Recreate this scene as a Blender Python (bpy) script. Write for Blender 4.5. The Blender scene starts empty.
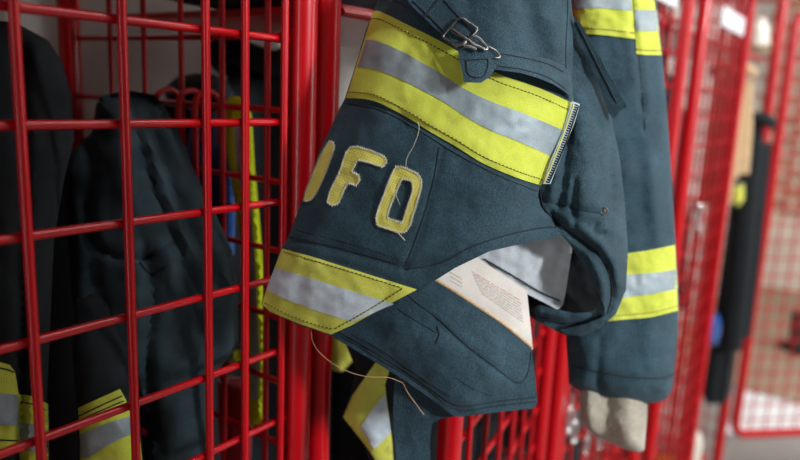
import bpy, math, random
import numpy as np
from mathutils import Vector, Matrix
from mathutils.geometry import delaunay_2d_cdt
from mathutils import noise as mnoise

random.seed(7)
SC = bpy.context.scene
COL = SC.collection
PI = math.pi

# ------------------------------------------------------------------ camera
CAM = np.array([0.0, -0.42, 1.5])
FPX = 694.3


def cam_axes(yaw, pitch, roll):
    f = np.array([math.cos(yaw) * math.cos(pitch), math.sin(yaw) * math.cos(pitch), -math.sin(pitch)])
    r = np.array([math.sin(yaw), -math.cos(yaw), 0.0])
    u = np.cross(r, f)
    return math.cos(roll) * r + math.sin(roll) * u, -math.sin(roll) * r + math.cos(roll) * u, f


CR, CU, CF = cam_axes(math.radians(35.489), math.radians(11.236), math.radians(2.564))


def at(px, py, d):
    """world point seen at measured photo position (px, py), d metres deep"""
    return CAM + (CF + CR * ((px - 400) / FPX) + CU * ((230 - py) / FPX)) * d


def on_y(px, py, y):
    r = CF + CR * ((px - 400) / FPX) + CU * ((230 - py) / FPX)
    return CAM + r * ((y - CAM[1]) / r[1])


def on_x(px, py, x):
    r = CF + CR * ((px - 400) / FPX) + CU * ((230 - py) / FPX)
    return CAM + r * ((x - CAM[0]) / r[0])


cam_d = bpy.data.cameras.new('camera')
cam_d.sensor_width = 36.0
cam_d.lens = FPX * 36.0 / 800.0
cam_d.clip_start = 0.02
cam_d.dof.use_dof = True
cam_d.dof.focus_distance = 0.525
cam_d.dof.aperture_fstop = 3.4
cam = bpy.data.objects.new('camera', cam_d)
COL.objects.link(cam)
cam.matrix_world = Matrix((
    (CR[0], CU[0], -CF[0], CAM[0]),
    (CR[1], CU[1], -CF[1], CAM[1]),
    (CR[2], CU[2], -CF[2], CAM[2]),
    (0, 0, 0, 1)))
SC.camera = cam


# ------------------------------------------------------------------ materials
def lin(c):
    return tuple((x / 12.92 if x <= 0.04045 else ((x + 0.055) / 1.055) ** 2.4) for x in (v / 255.0 for v in c)) + (1.0,)


def base_mat(name):
    m = bpy.data.materials.new(name)
    m.use_nodes = True
    nt = m.node_tree
    b = nt.nodes['Principled BSDF']
    return m, nt, b


def N(nt, kind, **kw):
    n = nt.nodes.new(kind)
    for k, v in kw.items():
        if k in n.inputs:
            n.inputs[k].default_value = v
        else:
            setattr(n, k, v)
    return n


def ramp(nt, fac, c0, c1, p0=0.3, p1=0.7):
    r = nt.nodes.new('ShaderNodeValToRGB')
    r.color_ramp.elements[0].position = p0
    r.color_ramp.elements[1].position = p1
    r.color_ramp.elements[0].color = c0
    r.color_ramp.elements[1].color = c1
    nt.links.new(fac, r.inputs['Fac'])
    return r.outputs['Color']


def mixc(nt, fac, a, b, mode='MIX'):
    m = nt.nodes.new('ShaderNodeMix')
    m.data_type = 'RGBA'
    m.blend_type = mode
    for i, v in ((0, fac), (6, a), (7, b)):
        if hasattr(v, 'is_linked'):
            nt.links.new(v, m.inputs[i])
        else:
            m.inputs[i].default_value = v
    return m.outputs[2]


def fabric(name, dark, light, grid=True, rough=0.9, sheen=0.25, scale=26.0, weave=1150.0, bump=0.25, wear=None, speck=0.28):
    """woven cloth: ripstop grid, mottled fading, weave bump; UV is in metres"""
    m, nt, b = base_mat(name)
    L = nt.links
    tc = N(nt, 'ShaderNodeTexCoord')
    n1 = N(nt, 'ShaderNodeTexNoise', Scale=scale, Detail=5.0, Roughness=0.65)
    L.new(tc.outputs['Object'], n1.inputs['Vector'])
    col = ramp(nt, n1.outputs['Fac'], lin(dark), lin(light), 0.3, 0.72)
    n2 = N(nt, 'ShaderNodeTexNoise', Scale=900.0, Detail=2.0)
    L.new(tc.outputs['Object'], n2.inputs['Vector'])
    sp = ramp(nt, n2.outputs['Fac'], (1 - speck,) * 3 + (1,), (1 + speck,) * 3 + (1,), 0.3, 0.7)
    col = mixc(nt, 1.0, col, sp, 'MULTIPLY')
    mp = N(nt, 'ShaderNodeMapping')
    L.new(tc.outputs['UV'], mp.inputs['Vector'])
    w1 = N(nt, 'ShaderNodeTexWave', wave_type='BANDS', bands_direction='X', Scale=weave / 4.0, Distortion=0.3)
    w2 = N(nt, 'ShaderNodeTexWave', wave_type='BANDS', bands_direction='Y', Scale=weave / 4.0, Distortion=0.3)
    L.new(mp.outputs[0], w1.inputs['Vector'])
    L.new(mp.outputs[0], w2.inputs['Vector'])
    if grid:
        bt = N(nt, 'ShaderNodeTexBrick', offset=0.0, Scale=1.0)
        bt.inputs['Color1'].default_value = (0.985, 0.985, 0.985, 1)
        bt.inputs['Color2'].default_value = (1.015, 1.015, 1.015, 1)
        bt.inputs['Mortar'].default_value = (1.07, 1.07, 1.07, 1)
        bt.inputs['Mortar Size'].default_value = 0.0006
        bt.inputs['Brick Width'].default_value = 0.0046
        bt.inputs['Row Height'].default_value = 0.0046
        L.new(mp.outputs[0], bt.inputs['Vector'])
        col = mixc(nt, 1.0, col, bt.outputs['Color'], 'MULTIPLY')
    if wear:
        n3 = N(nt, 'ShaderNodeTexNoise', Scale=wear[1], Detail=8.0, Roughness=0.75)
        L.new(tc.outputs['Object'], n3.inputs['Vector'])
        f = ramp(nt, n3.outputs['Fac'], (0, 0, 0, 1), (1, 1, 1, 1), wear[2], wear[2] + 0.2)
        col = mixc(nt, f, col, lin(wear[0]))
    L.new(col, b.inputs['Base Color'])
    b.inputs['Roughness'].default_value = rough
    b.inputs['Sheen Weight'].default_value = sheen
    b.inputs['Sheen Roughness'].default_value = 0.5
    b.inputs['Specular IOR Level'].default_value = 0.25
    mm = N(nt, 'ShaderNodeMath', operation='ADD')
    L.new(w1.outputs['Fac'], mm.inputs[0])
    L.new(w2.outputs['Fac'], mm.inputs[1])
    m2 = N(nt, 'ShaderNodeMath', operation='MULTIPLY_ADD')
    L.new(n2.outputs['Fac'], m2.inputs[0])
    m2.inputs[1].default_value = 1.2
    L.new(mm.outputs[0], m2.inputs[2])
    bp = N(nt, 'ShaderNodeBump', Strength=bump, Distance=0.0006)
    L.new(m2.outputs[0], bp.inputs['Height'])
    L.new(bp.outputs[0], b.inputs['Normal'])
    return m


def plain(name, c, rough=0.5, metal=0.0, c2=None, scale=30.0, bump=0.0, bscale=200.0, coat=0.0, spec=0.5):
    m, nt, b = base_mat(name)
    L = nt.links
    tc = N(nt, 'ShaderNodeTexCoord')
    n1 = N(nt, 'ShaderNodeTexNoise', Scale=scale, Detail=4.0)
    L.new(tc.outputs['Object'], n1.inputs['Vector'])
    col = ramp(nt, n1.outputs['Fac'], lin(c), lin(c2 or c), 0.35, 0.68)
    L.new(col, b.inputs['Base Color'])
    b.inputs['Roughness'].default_value = rough
    b.inputs['Metallic'].default_value = metal
    b.inputs['Coat Weight'].default_value = coat
    b.inputs['Coat Roughness'].default_value = 0.12
    b.inputs['Specular IOR Level'].default_value = spec
    if bump:
        n2 = N(nt, 'ShaderNodeTexNoise', Scale=bscale, Detail=4.0)
        L.new(tc.outputs['Object'], n2.inputs['Vector'])
        bp = N(nt, 'ShaderNodeBump', Strength=bump, Distance=0.002)
        L.new(n2.outputs['Fac'], bp.inputs['Height'])
        L.new(bp.outputs[0], b.inputs['Normal'])
    return m


def dashed(name, c_on, c_off, period=0.0034, duty=0.68):
    """a sewn seam thread: dashes along the seam (UV.x runs along it, in metres)"""
    m, nt, b = base_mat(name)
    L = nt.links
    tc = N(nt, 'ShaderNodeTexCoord')
    sx = N(nt, 'ShaderNodeSeparateXYZ')
    L.new(tc.outputs['UV'], sx.inputs[0])
    dv = N(nt, 'ShaderNodeMath', operation='DIVIDE')
    L.new(sx.outputs[0], dv.inputs[0])
    dv.inputs[1].default_value = period
    fr = N(nt, 'ShaderNodeMath', operation='FRACT')
    L.new(dv.outputs[0], fr.inputs[0])
    lt = N(nt, 'ShaderNodeMath', operation='LESS_THAN')
    L.new(fr.outputs[0], lt.inputs[0])
    lt.inputs[1].default_value = duty
    col = mixc(nt, lt.outputs[0], lin(c_off), lin(c_on))
    L.new(col, b.inputs['Base Color'])
    b.inputs['Roughness'].default_value = 0.85
    return m


def silver_mat(name, a, c, rough=0.55):
    m, nt, b = base_mat(name)
    L = nt.links
    tc = N(nt, 'ShaderNodeTexCoord')
    n1 = N(nt, 'ShaderNodeTexNoise', Scale=60.0, Detail=6.0, Roughness=0.7)
    L.new(tc.outputs['Object'], n1.inputs['Vector'])
    col = ramp(nt, n1.outputs['Fac'], lin(a), lin(c), 0.3, 0.7)
    n2 = N(nt, 'ShaderNodeTexNoise', Scale=1600.0, Detail=1.0)
    L.new(tc.outputs['Object'], n2.inputs['Vector'])
    sp = ramp(nt, n2.outputs['Fac'], (0.86, 0.86, 0.86, 1), (1.12, 1.12, 1.12, 1), 0.35, 0.7)
    col = mixc(nt, 1.0, col, sp, 'MULTIPLY')
    L.new(col, b.inputs['Base Color'])
    b.inputs['Roughness'].default_value = rough
    b.inputs['Metallic'].default_value = 0.15
    bp = N(nt, 'ShaderNodeBump', Strength=0.12, Distance=0.0006)
    L.new(n2.outputs['Fac'], bp.inputs['Height'])
    L.new(bp.outputs[0], b.inputs['Normal'])
    return m


M = {}
M['navy'] = fabric('navy_ripstop', (34, 55, 65), (51, 76, 87), sheen=0.06, speck=0.4, bump=0.5, wear=((76, 98, 107), 60.0, 0.6))
M['navy2'] = fabric('navy_cloth_sleeve', (36, 58, 69), (52, 79, 91), sheen=0.06, speck=0.36, bump=0.5, wear=((82, 108, 117), 40.0, 0.62))
M['lining_shade'] = fabric('shaded_lining', (8, 10, 13), (13, 16, 20), sheen=0.0, grid=False)  # lining coloured near black: shade of the flap opening put into the colour
M['black_cloth'] = fabric('charcoal_cloth', (17, 21, 24), (26, 32, 36), sheen=0.02, grid=False)
M['slate_cloth'] = fabric('slate_cloth', (30, 43, 49), (41, 56, 62), sheen=0.03, grid=False)
M['lime'] = fabric('lime_trim', speck=0.08, dark=(180, 188, 62), light=(200, 207, 86), grid=False, sheen=0.05, bump=0.2, wear=((166, 160, 62), 70.0, 0.66))
M['lime_dirty'] = fabric('lime_trim_soiled', speck=0.1, dark=(180, 182, 70), light=(206, 208, 98), grid=False, sheen=0.05, bump=0.2, wear=((140, 132, 58), 60.0, 0.58))
M['silver'] = silver_mat('silver_trim', (120, 134, 140), (144, 156, 160))
M['silver_light'] = silver_mat('silver_trim_pale', (166, 180, 190), (200, 211, 218), 0.6)
M['letter'] = fabric('letter_cloth', speck=0.12, dark=(208, 202, 88), light=(230, 224, 122), grid=False, sheen=0.05, bump=0.4, wear=((150, 142, 66), 110.0, 0.66))
M['thread_pale'] = plain('pale_thread', (176, 176, 150), 0.8, c2=(196, 194, 170))
M['thread_white'] = plain('white_thread', (206, 206, 190), 0.8, c2=(228, 228, 214))
M['thread_tan'] = plain('tan_thread', (178, 146, 108), 0.8)
M['thread_dark'] = plain('dark_thread_and_shade', (20, 30, 38), 0.9)
M['stitch_lime'] = dashed('dark_stitch_on_trim', (86, 84, 40), (196, 196, 62))
M['stitch_navy'] = dashed('dark_stitch_on_navy', (18, 28, 36), (34, 52, 64), 0.003, 0.75)
M['liner'] = fabric('grey_quilt_liner', (178, 186, 192), (204, 210, 215), speck=0.06, grid=False, sheen=0.1)
M['label'] = fabric('cream_label', (220, 212, 202), (234, 228, 220), speck=0.03, grid=False, sheen=0.0, bump=0.1)
M['print'] = plain('grey_print', (178, 170, 164), 0.8)
M['print_red'] = plain('faded_red_print', (206, 150, 140), 0.8)
M['tan'] = fabric('tan_binding', (186, 158, 122), (204, 178, 142), grid=False, sheen=0.0)
M['knit'] = fabric('cream_knit', (154, 146, 130), (182, 174, 158), grid=False, weave=700.0, bump=0.6, wear=((128, 120, 106), 25.0, 0.62))
M['steel'] = plain('worn_steel', (132, 132, 130), 0.36, 0.95, c2=(90, 88, 84), scale=300.0)
M['chrome'] = plain('chrome', (214, 214, 216), 0.14, 1.0)
M['red'] = plain('red_powder_coat', (176, 0, 14), 0.34, c2=(184, 0, 16), spec=0.3, coat=0.3, bump=0.05, bscale=420.0)
M['red_cloth'] = fabric('red_cloth', (128, 18, 32), (150, 24, 40), grid=False)
M['blue_cloth'] = fabric('blue_cloth', (24, 62, 124), (34, 80, 150), grid=False)
M['hivis'] = fabric('hi_vis_yellow', (206, 228, 30), (222, 240, 44), grid=False, sheen=0.0)
M['plate'] = plain('white_plate', (222, 224, 230), 0.4)
M['black_rubber'] = plain('black_rubber', (22, 22, 24), 0.5, c2=(34, 34, 36))
M['tan_cloth'] = fabric('tan_canvas', (168, 138, 100), (194, 164, 124), grid=False)
M['cream'] = plain('cream_plastic', (216, 214, 200), 0.45)
M['yellow_rubber'] = plain('yellow_rubber', (196, 176, 40), 0.5)


# ------------------------------------------------------------------ object helpers
def thing(name, label, cat, loc=(0, 0, 0), group=None):
    o = bpy.data.objects.new(name, None)
    o.empty_display_size = 0.05
    COL.objects.link(o)
    o.location = loc
    o['label'] = label
    o['category'] = cat
    if group:
        o['group'] = group
    return o


def tag(o, label, cat, group=None):
    o['label'] = label
    o['category'] = cat
    if group:
        o['group'] = group
    return o


class MB:
    """collects geometry (world coordinates, several materials) for ONE mesh object"""

    def __init__(self):
        self.v, self.f, self.fm, self.uv = [], [], [], []

    def add(self, verts, faces, mat, uvs=None):
        b = len(self.v)
        self.v += [tuple(map(float, p)) for p in verts]
        self.uv += [tuple(u) for u in uvs] if uvs is not None else [(float(p[0]), float(p[2])) for p in verts]
        for f in faces:
            self.f.append(tuple(b + i for i in f))
            self.fm.append(mat)

    def tube(self, pts, r, mat, sides=10, closed=False, cap=True):
        pts = [np.array(p, float) for p in pts]
        n = len(pts)
        rs = r if hasattr(r, '__len__') else [r] * n
        tang = []
        for i in range(n):
            if closed:
                t = pts[(i + 1) % n] - pts[i - 1]
            else:
                t = pts[min(i + 1, n - 1)] - pts[max(i - 1, 0)]
            tang.append(t / (np.linalg.norm(t) + 1e-12))
        ref = np.array([0, 0, 1.0])
        if abs(tang[0] @ ref) > 0.9:
            ref = np.array([1.0, 0, 0])
        nrm = np.cross(tang[0], ref)
        nrm /= np.linalg.norm(nrm)
        V, U = [], []
        ln = 0.0
        for i in range(n):
            nrm = nrm - tang[i] * (nrm @ tang[i])
            nrm /= np.linalg.norm(nrm) + 1e-12
            bi = np.cross(tang[i], nrm)
            if i:
                ln += np.linalg.norm(pts[i] - pts[i - 1])
            for k in range(sides):
                a = 2 * PI * k / sides
                V.append(pts[i] + rs[i] * (math.cos(a) * nrm + math.sin(a) * bi))
                U.append((ln, k / sides))
        F = []
        m = n if closed else n - 1
        for i in range(m):
            j = (i + 1) % n
            for k in range(sides):
                k2 = (k + 1) % sides
                F.append((i * sides + k, i * sides + k2, j * sides + k2, j * sides + k))
        if cap and not closed:
            F.append(tuple(reversed(range(sides))))
            F.append(tuple((n - 1) * sides + k for k in range(sides)))
        self.add(V, F, mat, U)

    def box(self, lo, hi, mat, bev=0.0):
        x0, y0, z0 = lo
        x1, y1, z1 = hi
        V = [(x0, y0, z0), (x1, y0, z0), (x1, y1, z0), (x0, y1, z0), (x0, y0, z1), (x1, y0, z1), (x1, y1, z1), (x0, y1, z1)]
        F = [(0, 3, 2, 1), (4, 5, 6, 7), (0, 1, 5, 4), (1, 2, 6, 5), (2, 3, 7, 6), (3, 0, 4, 7)]
        self.add(V, F, mat)

    def lathe(self, base, prof, mat, sides=20, axis=(0, 0, 1)):
        """prof = [(radius, height)...] turned round axis through base"""
        ax = np.array(axis, float)
        ax /= np.linalg.norm(ax)
        ref = np.array([1.0, 0, 0]) if abs(ax[0]) < 0.9 else np.array([0, 1.0, 0])
        e1 = np.cross(ax, ref)
        e1 /= np.linalg.norm(e1)
        e2 = np.cross(ax, e1)
        V, F = [], []
        for r, h in prof:
            for k in range(sides):
                a = 2 * PI * k / sides
                V.append(np.array(base) + ax * h + r * (math.cos(a) * e1 + math.sin(a) * e2))
        for i in range(len(prof) - 1):
            for k in range(sides):
                k2 = (k + 1) % sides
                F.append((i * sides + k, i * sides + k2, (i + 1) * sides + k2, (i + 1) * sides + k))
        F.append(tuple(reversed(range(sides))))
        F.append(tuple((len(prof) - 1) * sides + k for k in range(sides)))
        self.add(V, F, mat)

    def build(self, name, parent=None, smooth=40, label=None, bevel=0.0):
        me = bpy.data.meshes.new(name)
        org = np.array(parent.matrix_world_origin if hasattr(parent, 'matrix_world_origin') else (0, 0, 0))
        me.from_pydata(self.v, [], self.f)
        mats = []
        for m in self.fm:
            if m not in mats:
                mats.append(m)
        for m in mats:
            me.materials.append(M[m])
        for p, m in zip(me.polygons, self.fm):
            p.material_index = mats.index(m)
            p.use_smooth = True
        ul = me.uv_layers.new(name='UVMap')
        for lp in me.loops:
            ul.data[lp.index].uv = self.uv[lp.vertex_index]
        me.update()
        me.set_sharp_from_angle(angle=math.radians(smooth))
        o = bpy.data.objects.new(name, me)
        COL.objects.link(o)
        if bevel:
            bm_ = o.modifiers.new('bevel', 'BEVEL')
            bm_.width = bevel
            bm_.segments = 2
            bm_.limit_method = 'ANGLE'
        if parent is not None:
            o.parent = parent
            # vertices are in world metres; a mesh parent already sits at the world origin
            loc = parent.location.copy() if parent.type == 'EMPTY' else Vector((0, 0, 0))
            o.matrix_parent_inverse = Matrix.Translation(-loc)
        if label:
            o['label'] = label
        return o


# ------------------------------------------------------------------ cloth helpers
def spline(pts, per=8, closed=False):
    P = [np.array(p, float) for p in pts]
    n = len(P)
    out = []
    for i in range(n if closed else n - 1):
        if closed:
            a, b, c, d = P[i - 1], P[i], P[(i + 1) % n], P[(i + 2) % n]
        else:
            a, b, c, d = P[max(i - 1, 0)], P[i], P[i + 1], P[min(i + 2, n - 1)]
        for k in range(per):
            t = k / per
            out.append(0.5 * ((2 * b) + (-a + c) * t + (2 * a - 5 * b + 4 * c - d) * t * t + (-a + 3 * b - 3 * c + d) * t ** 3))
    if not closed:
        out.append(P[-1])
    return out


def seg_dist(Q, poly, closed=True):
    """distance of each row of Q from a polyline"""
    P = np.array(poly, float)
    A = P
    B = np.roll(P, -1, axis=0)
    if not closed:
        A, B = P[:-1], P[1:]
    best = np.full(len(Q), 1e9)
    for a, b in zip(A, B):
        ab = b - a
        L = ab @ ab + 1e-12
        t = np.clip(((Q - a) @ ab) / L, 0, 1)
        best = np.minimum(best, np.linalg.norm(Q - (a + t[:, None] * ab), axis=1))
    return best


def inside(Q, poly):
    P = np.array(poly, float)
    x, y = Q[:, 0], Q[:, 1]
    r = np.zeros(len(Q), bool)
    j = len(P) - 1
    for i in range(len(P)):
        xi, yi = P[i]
        xj, yj = P[j]
        c = ((yi > y) != (yj > y)) & (x < (xj - xi) * (y - yi) / (yj - yi + 1e-12) + xi)
        r ^= c
        j = i
    return r


class Cloth:
    """a draped sheet: thin-plate surface through measured depths, plus creases and fine rumple"""

    def __init__(self, ctrl, creases=(), rumple=0.0006, rscale=45.0, seed=0.0, puff=0.0, outline=None, pw=30.0, back=None):
        C = np.array(ctrl, float)
        self.c = C[:, :2] / 100.0
        K = self.k(self.c, self.c)
        n = len(C)
        A = np.zeros((n + 3, n + 3))
        A[:n, :n] = K + np.eye(n) * 1e-3
        A[:n, n] = 1
        A[:n, n + 1:] = self.c
        A[n, :n] = 1
        A[n + 1:, :n] = self.c.T
        self.w = np.linalg.solve(A, np.concatenate([C[:, 2], [0, 0, 0]]))
        self.creases = [(np.array(spline(p, 6)), a, w) for p, a, w in creases]
        self.rumple, self.rscale, self.seed = rumple, rscale, seed
        self.puff, self.outline, self.pw, self.back = puff, outline, pw, back

    @staticmethod
    def k(a, b):
        r2 = ((a[:, None, :] - b[None, :, :]) ** 2).sum(-1)
        return 0.5 * r2 * np.log(r2 + 1e-9)

    def prof(self, Q):
        e = np.clip(seg_dist(Q, self.outline) / self.pw, 0, 1)
        return np.sqrt(np.clip(1 - (1 - e) ** 2, 0, 1))

    def depth(self, Q, side=1):
        Q = np.atleast_2d(np.array(Q, float))
        q = Q / 100.0
        n = len(self.c)
        d = self.k(q, self.c) @ self.w[:n] + self.w[n] + q @ self.w[n + 1:]
        for p, a, w in self.creases:
            d = d - a * np.exp(-(seg_dist(Q, p, False) / w) ** 2)
        if self.rumple:
            d = d + np.array([self.rumple * (mnoise.noise((x / self.rscale, y / self.rscale, self.seed)) + 0.5 * mnoise.noise((x / self.rscale * 2.3, y / self.rscale * 2.3, self.seed + 5)) + 0.22 * mnoise.noise((x / self.rscale * 4.6, y / self.rscale * 4.6, self.seed + 9))) for x, y in Q])
        if self.puff:
            pr = self.prof(Q)
            d = d + (-self.puff if side > 0 else (self.back if self.back is not None else self.puff)) * pr
        return d


def sheet(mb, cl, poly, mat, off=0.0, thick=0.002, g=4.0, holes=(), smooth_poly=0, ang=0.0, solid=False):
    """fills an outline lying on a draped surface; gives it thickness; off lifts it off the surface"""
    if smooth_poly:
        poly = [tuple(p) for p in spline(poly, smooth_poly, True)]
    loops = [poly] + list(holes)
    V, E = [], []
    for L in loops:
        rs = []
        for i in range(len(L)):
            a, b = np.array(L[i], float), np.array(L[(i + 1) % len(L)], float)
            k = max(1, int(np.linalg.norm(b - a) / g + 0.5))
            for t in range(k):
                rs.append(a + (b - a) * t / k)
        s = len(V)
        V += rs
        E += [(s + i, s + (i + 1) % len(rs)) for i in range(len(rs))]
    P = np.array(poly, float)
    lo, hi = P.min(0), P.max(0)
    pts = []
    row = 0
    y = lo[1] + g * 0.5
    while y < hi[1]:
        x = lo[0] + (g * 0.5 if row % 2 else 0)
        while x < hi[0]:
            pts.append((x, y))
            x += g
        y += g * 0.866
        row += 1
    if pts:
        G = np.array(pts)
        ok = inside(G, poly)
        for h in holes:
            ok &= ~inside(G, h)
        for L in loops:
            ok &= seg_dist(G, L) > 0.45 * g
        V += list(G[ok])
    vo, eo, fo, *_ = delaunay_2d_cdt([Vector((p[0], p[1])) for p in V], E, [], 0, 1e-5)
    Q = np.array([(v[0], v[1]) for v in vo])
    tri = [tuple(f) for f in fo]
    cen = np.array([Q[list(f)].mean(0) for f in tri])
    ok = inside(cen, poly)
    for h in holes:
        ok &= ~inside(cen, h)
    tri = [f for f, k in zip(tri, ok) if k]
    # front must face the viewer: photo y runs down
    tt = []
    for f in tri:
        a, b, c = Q[f[0]], Q[f[1]], Q[f[2]]
        cr = (b[0] - a[0]) * (c[1] - a[1]) - (b[1] - a[1]) * (c[0] - a[0])
        tt.append(f if cr < 0 else (f[0], f[2], f[1]))
    d = cl.depth(Q) - off
    db = (cl.depth(Q, -1) + thick) if solid else d + thick
    n = len(Q)
    F3 = [at(q[0], q[1], dd) for q, dd in zip(Q, d)] + [at(q[0], q[1], dd) for q, dd in zip(Q, db)]
    faces = list(tt) + [(a + n, c + n, b + n) for a, b, c in tt]
    cnt = {}
    for a, b, c in tt:
        for e in ((a, b), (b, c), (c, a)):
            cnt[e] = cnt.get(e, 0) + 1
    for (a, b) in list(cnt):
        if (b, a) not in cnt:
            faces.append((b, a, a + n, b + n))
    # cloth grain runs in two fixed world directions
    ca, sa = math.cos(ang), math.sin(ang)
    h = np.array([0.62, -0.78, 0.0])
    z = np.array([0.0, 0.0, 1.0])
    e1, e2 = h * ca + z * sa, -h * sa + z * ca
    W = np.array(F3)
    mb.add(F3, faces, mat, list(zip(W @ e1, W @ e2)))


def seam(mb, cl, pts, mat, off=0.0006, r=0.0005, per=5, sides=5):
    S = np.array(spline(pts, per)) if len(pts) > 2 else np.array([np.array(pts[0]) + (np.array(pts[1]) - np.array(pts[0])) * t for t in np.linspace(0, 1, 12)])
    d = cl.depth(S) - off
    mb.tube([at(p[0], p[1], dd) for p, dd in zip(S, d)], r, mat, sides)


def band(top, bot, t0, t1, per=6):
    """strip between two edge curves (same number of points), from fraction t0 to t1 across"""
    T, B = np.array(spline(top, per)), np.array(spline(bot, per))
    a = T + (B - T) * t0
    b = T + (B - T) * t1
    return [tuple(p) for p in a] + [tuple(p) for p in b[::-1]]


# ------------------------------------------------------------------ setting
def struct(mb, name, **k):
    o = mb.build(name, None, **k)
    o['kind'] = 'structure'
    return o


def wall_mats():
    m = plain('concrete_floor', (128, 124, 120), 0.55, c2=(150, 146, 142), scale=3.0, bump=0.05)
    M['concrete'] = m
    M['wall_white'] = plain('white_painted_wall', (168, 166, 160), 0.85, c2=(184, 182, 176), scale=4.0, bump=0.1, bscale=60.0)
    M['tan_floor'] = plain('tan_floor_coating', (150, 128, 108), 0.6, c2=(162, 142, 122), scale=5.0)
    M['white_floor'] = plain('white_floor_patch', (226, 228, 232), 0.5, c2=(236, 238, 240), scale=6.0)  # even white of the thin patch laid on the floor
    M['beige_panel'] = plain('beige_wainscot', (206, 192, 176), 0.7, c2=(222, 210, 196), scale=4.0)
    M['ceiling'] = plain('ceiling_white', (190, 186, 178), 0.9)
    m, nt, b = base_mat('brick_wall')
    tc = N(nt, 'ShaderNodeTexCoord')
    mp = N(nt, 'ShaderNodeMapping')
    nt.links.new(tc.outputs['UV'], mp.inputs[0])
    bt = N(nt, 'ShaderNodeTexBrick', Scale=1.0)
    bt.inputs['Color1'].default_value = lin((172, 104, 70))
    bt.inputs['Color2'].default_value = lin((150, 96, 74))
    bt.inputs['Mortar'].default_value = lin((206, 190, 174))
    bt.inputs['Mortar Size'].default_value = 0.014
    bt.inputs['Brick Width'].default_value = 0.22
    bt.inputs['Row Height'].default_value = 0.085
    nt.links.new(mp.outputs[0], bt.inputs['Vector'])
    nt.links.new(bt.outputs['Color'], b.inputs['Base Color'])
    b.inputs['Roughness'].default_value = 0.85
    M['brick'] = m


wall_mats()
q = MB(); q.box((-3.0, -6.0, -0.1), (6.8, 0.8, 0.0), 'concrete'); struct(q, 'floor')
q = MB(); q.box((-3.0, 0.62, 0.0), (6.8, 0.8, 3.2), 'wall_white'); struct(q, 'wall_back')
q = MB()
q.add([(6.6, -6.0, 0), (6.6, 0.62, 0), (6.6, 0.62, 3.2), (6.6, -6.0, 3.2), (6.8, -6.0, 0), (6.8, 0.62, 0), (6.8, 0.62, 3.2), (6.8, -6.0, 3.2)],
      [(0, 3, 2, 1), (4, 5, 6, 7), (0, 1, 5, 4), (1, 2, 6, 5), (2, 3, 7, 6), (3, 0, 4, 7)], 'brick',
      [(0, 0), (6.62, 0), (6.62, 3.2), (0, 3.2)] * 2)
struct(q, 'wall_right')
q = MB(); q.box((6.56, -6.0, 0.0), (6.6, 0.62, 0.62), 'beige_panel'); struct(q, 'trim_1')
q = MB(); q.box((4.0, -4.0, 0.0), (6.56, 0.62, 0.006), 'tan_floor'); struct(q, 'trim_2')
q = MB()
w = [at_ for at_ in [(3.36, 0.06), (3.95, 0.08), (3.99, -0.55), (3.90, -0.55)]]
q.add([(x, y, 0.0) for x, y in w] + [(x, y, 0.008) for x, y in w],
      [(0, 1, 2, 3), (7, 6, 5, 4), (0, 4, 5, 1), (1, 5, 6, 2), (2, 6, 7, 3), (3, 7, 4, 0)], 'white_floor')
struct(q, 'trim_3')
q = MB(); q.box((-3.0, -6.0, 3.2), (6.8, 0.8, 3.3), 'ceiling'); struct(q, 'ceiling')
q = MB(); q.box((-3.2, -6.0, 0.0), (-3.0, 0.8, 3.2), 'wall_white'); struct(q, 'wall_left')

q = MB(); q.box((-3.0, -1.3, 0.0), (0.445, -1.2, 3.2), 'wall_white'); struct(q, 'blocker_wall')  # unseen wall, added to keep the main light off the left lockers
q = MB(); q.box((-3.0, -1.2, 2.2), (0.325, 0.62, 3.2), 'ceiling'); struct(q, 'blocker_bulkhead')  # unseen overhead box, added to shade the left wires
# ------------------------------------------------------------------ lockers
RT = 0.0125
RW = 0.0033
PITCH = 0.0674
Z0 = 1.5 + 0.42 * 0.0909
ZS = [Z0 + i * PITCH for i in range(-21, 5)]
TOPZ = 1.86


def rounded_frame(p0, p1, z0, z1, rad=0.05):
    """closed rectangle with rounded corners between two plan points"""
    p0, p1 = np.array(p0, float), np.array(p1, float)
    L = np.linalg.norm(p1 - p0)
    u = (p1 - p0) / L
    out = []
    for (cx, cz, a0) in ((L - rad, z0 + rad, -90), (L - rad, z1 - rad, 0), (rad, z1 - rad, 90), (rad, z0 + rad, 180)):
        for k in range(7):
            a = math.radians(a0 + 15 * k)
            s, z = cx + rad * math.cos(a), cz + rad * math.sin(a)
            out.append((p0[0] + u[0] * s, p0[1] + u[1] * s, z))
    # long straight sides get extra points so the tube does not twist
    return out


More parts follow.
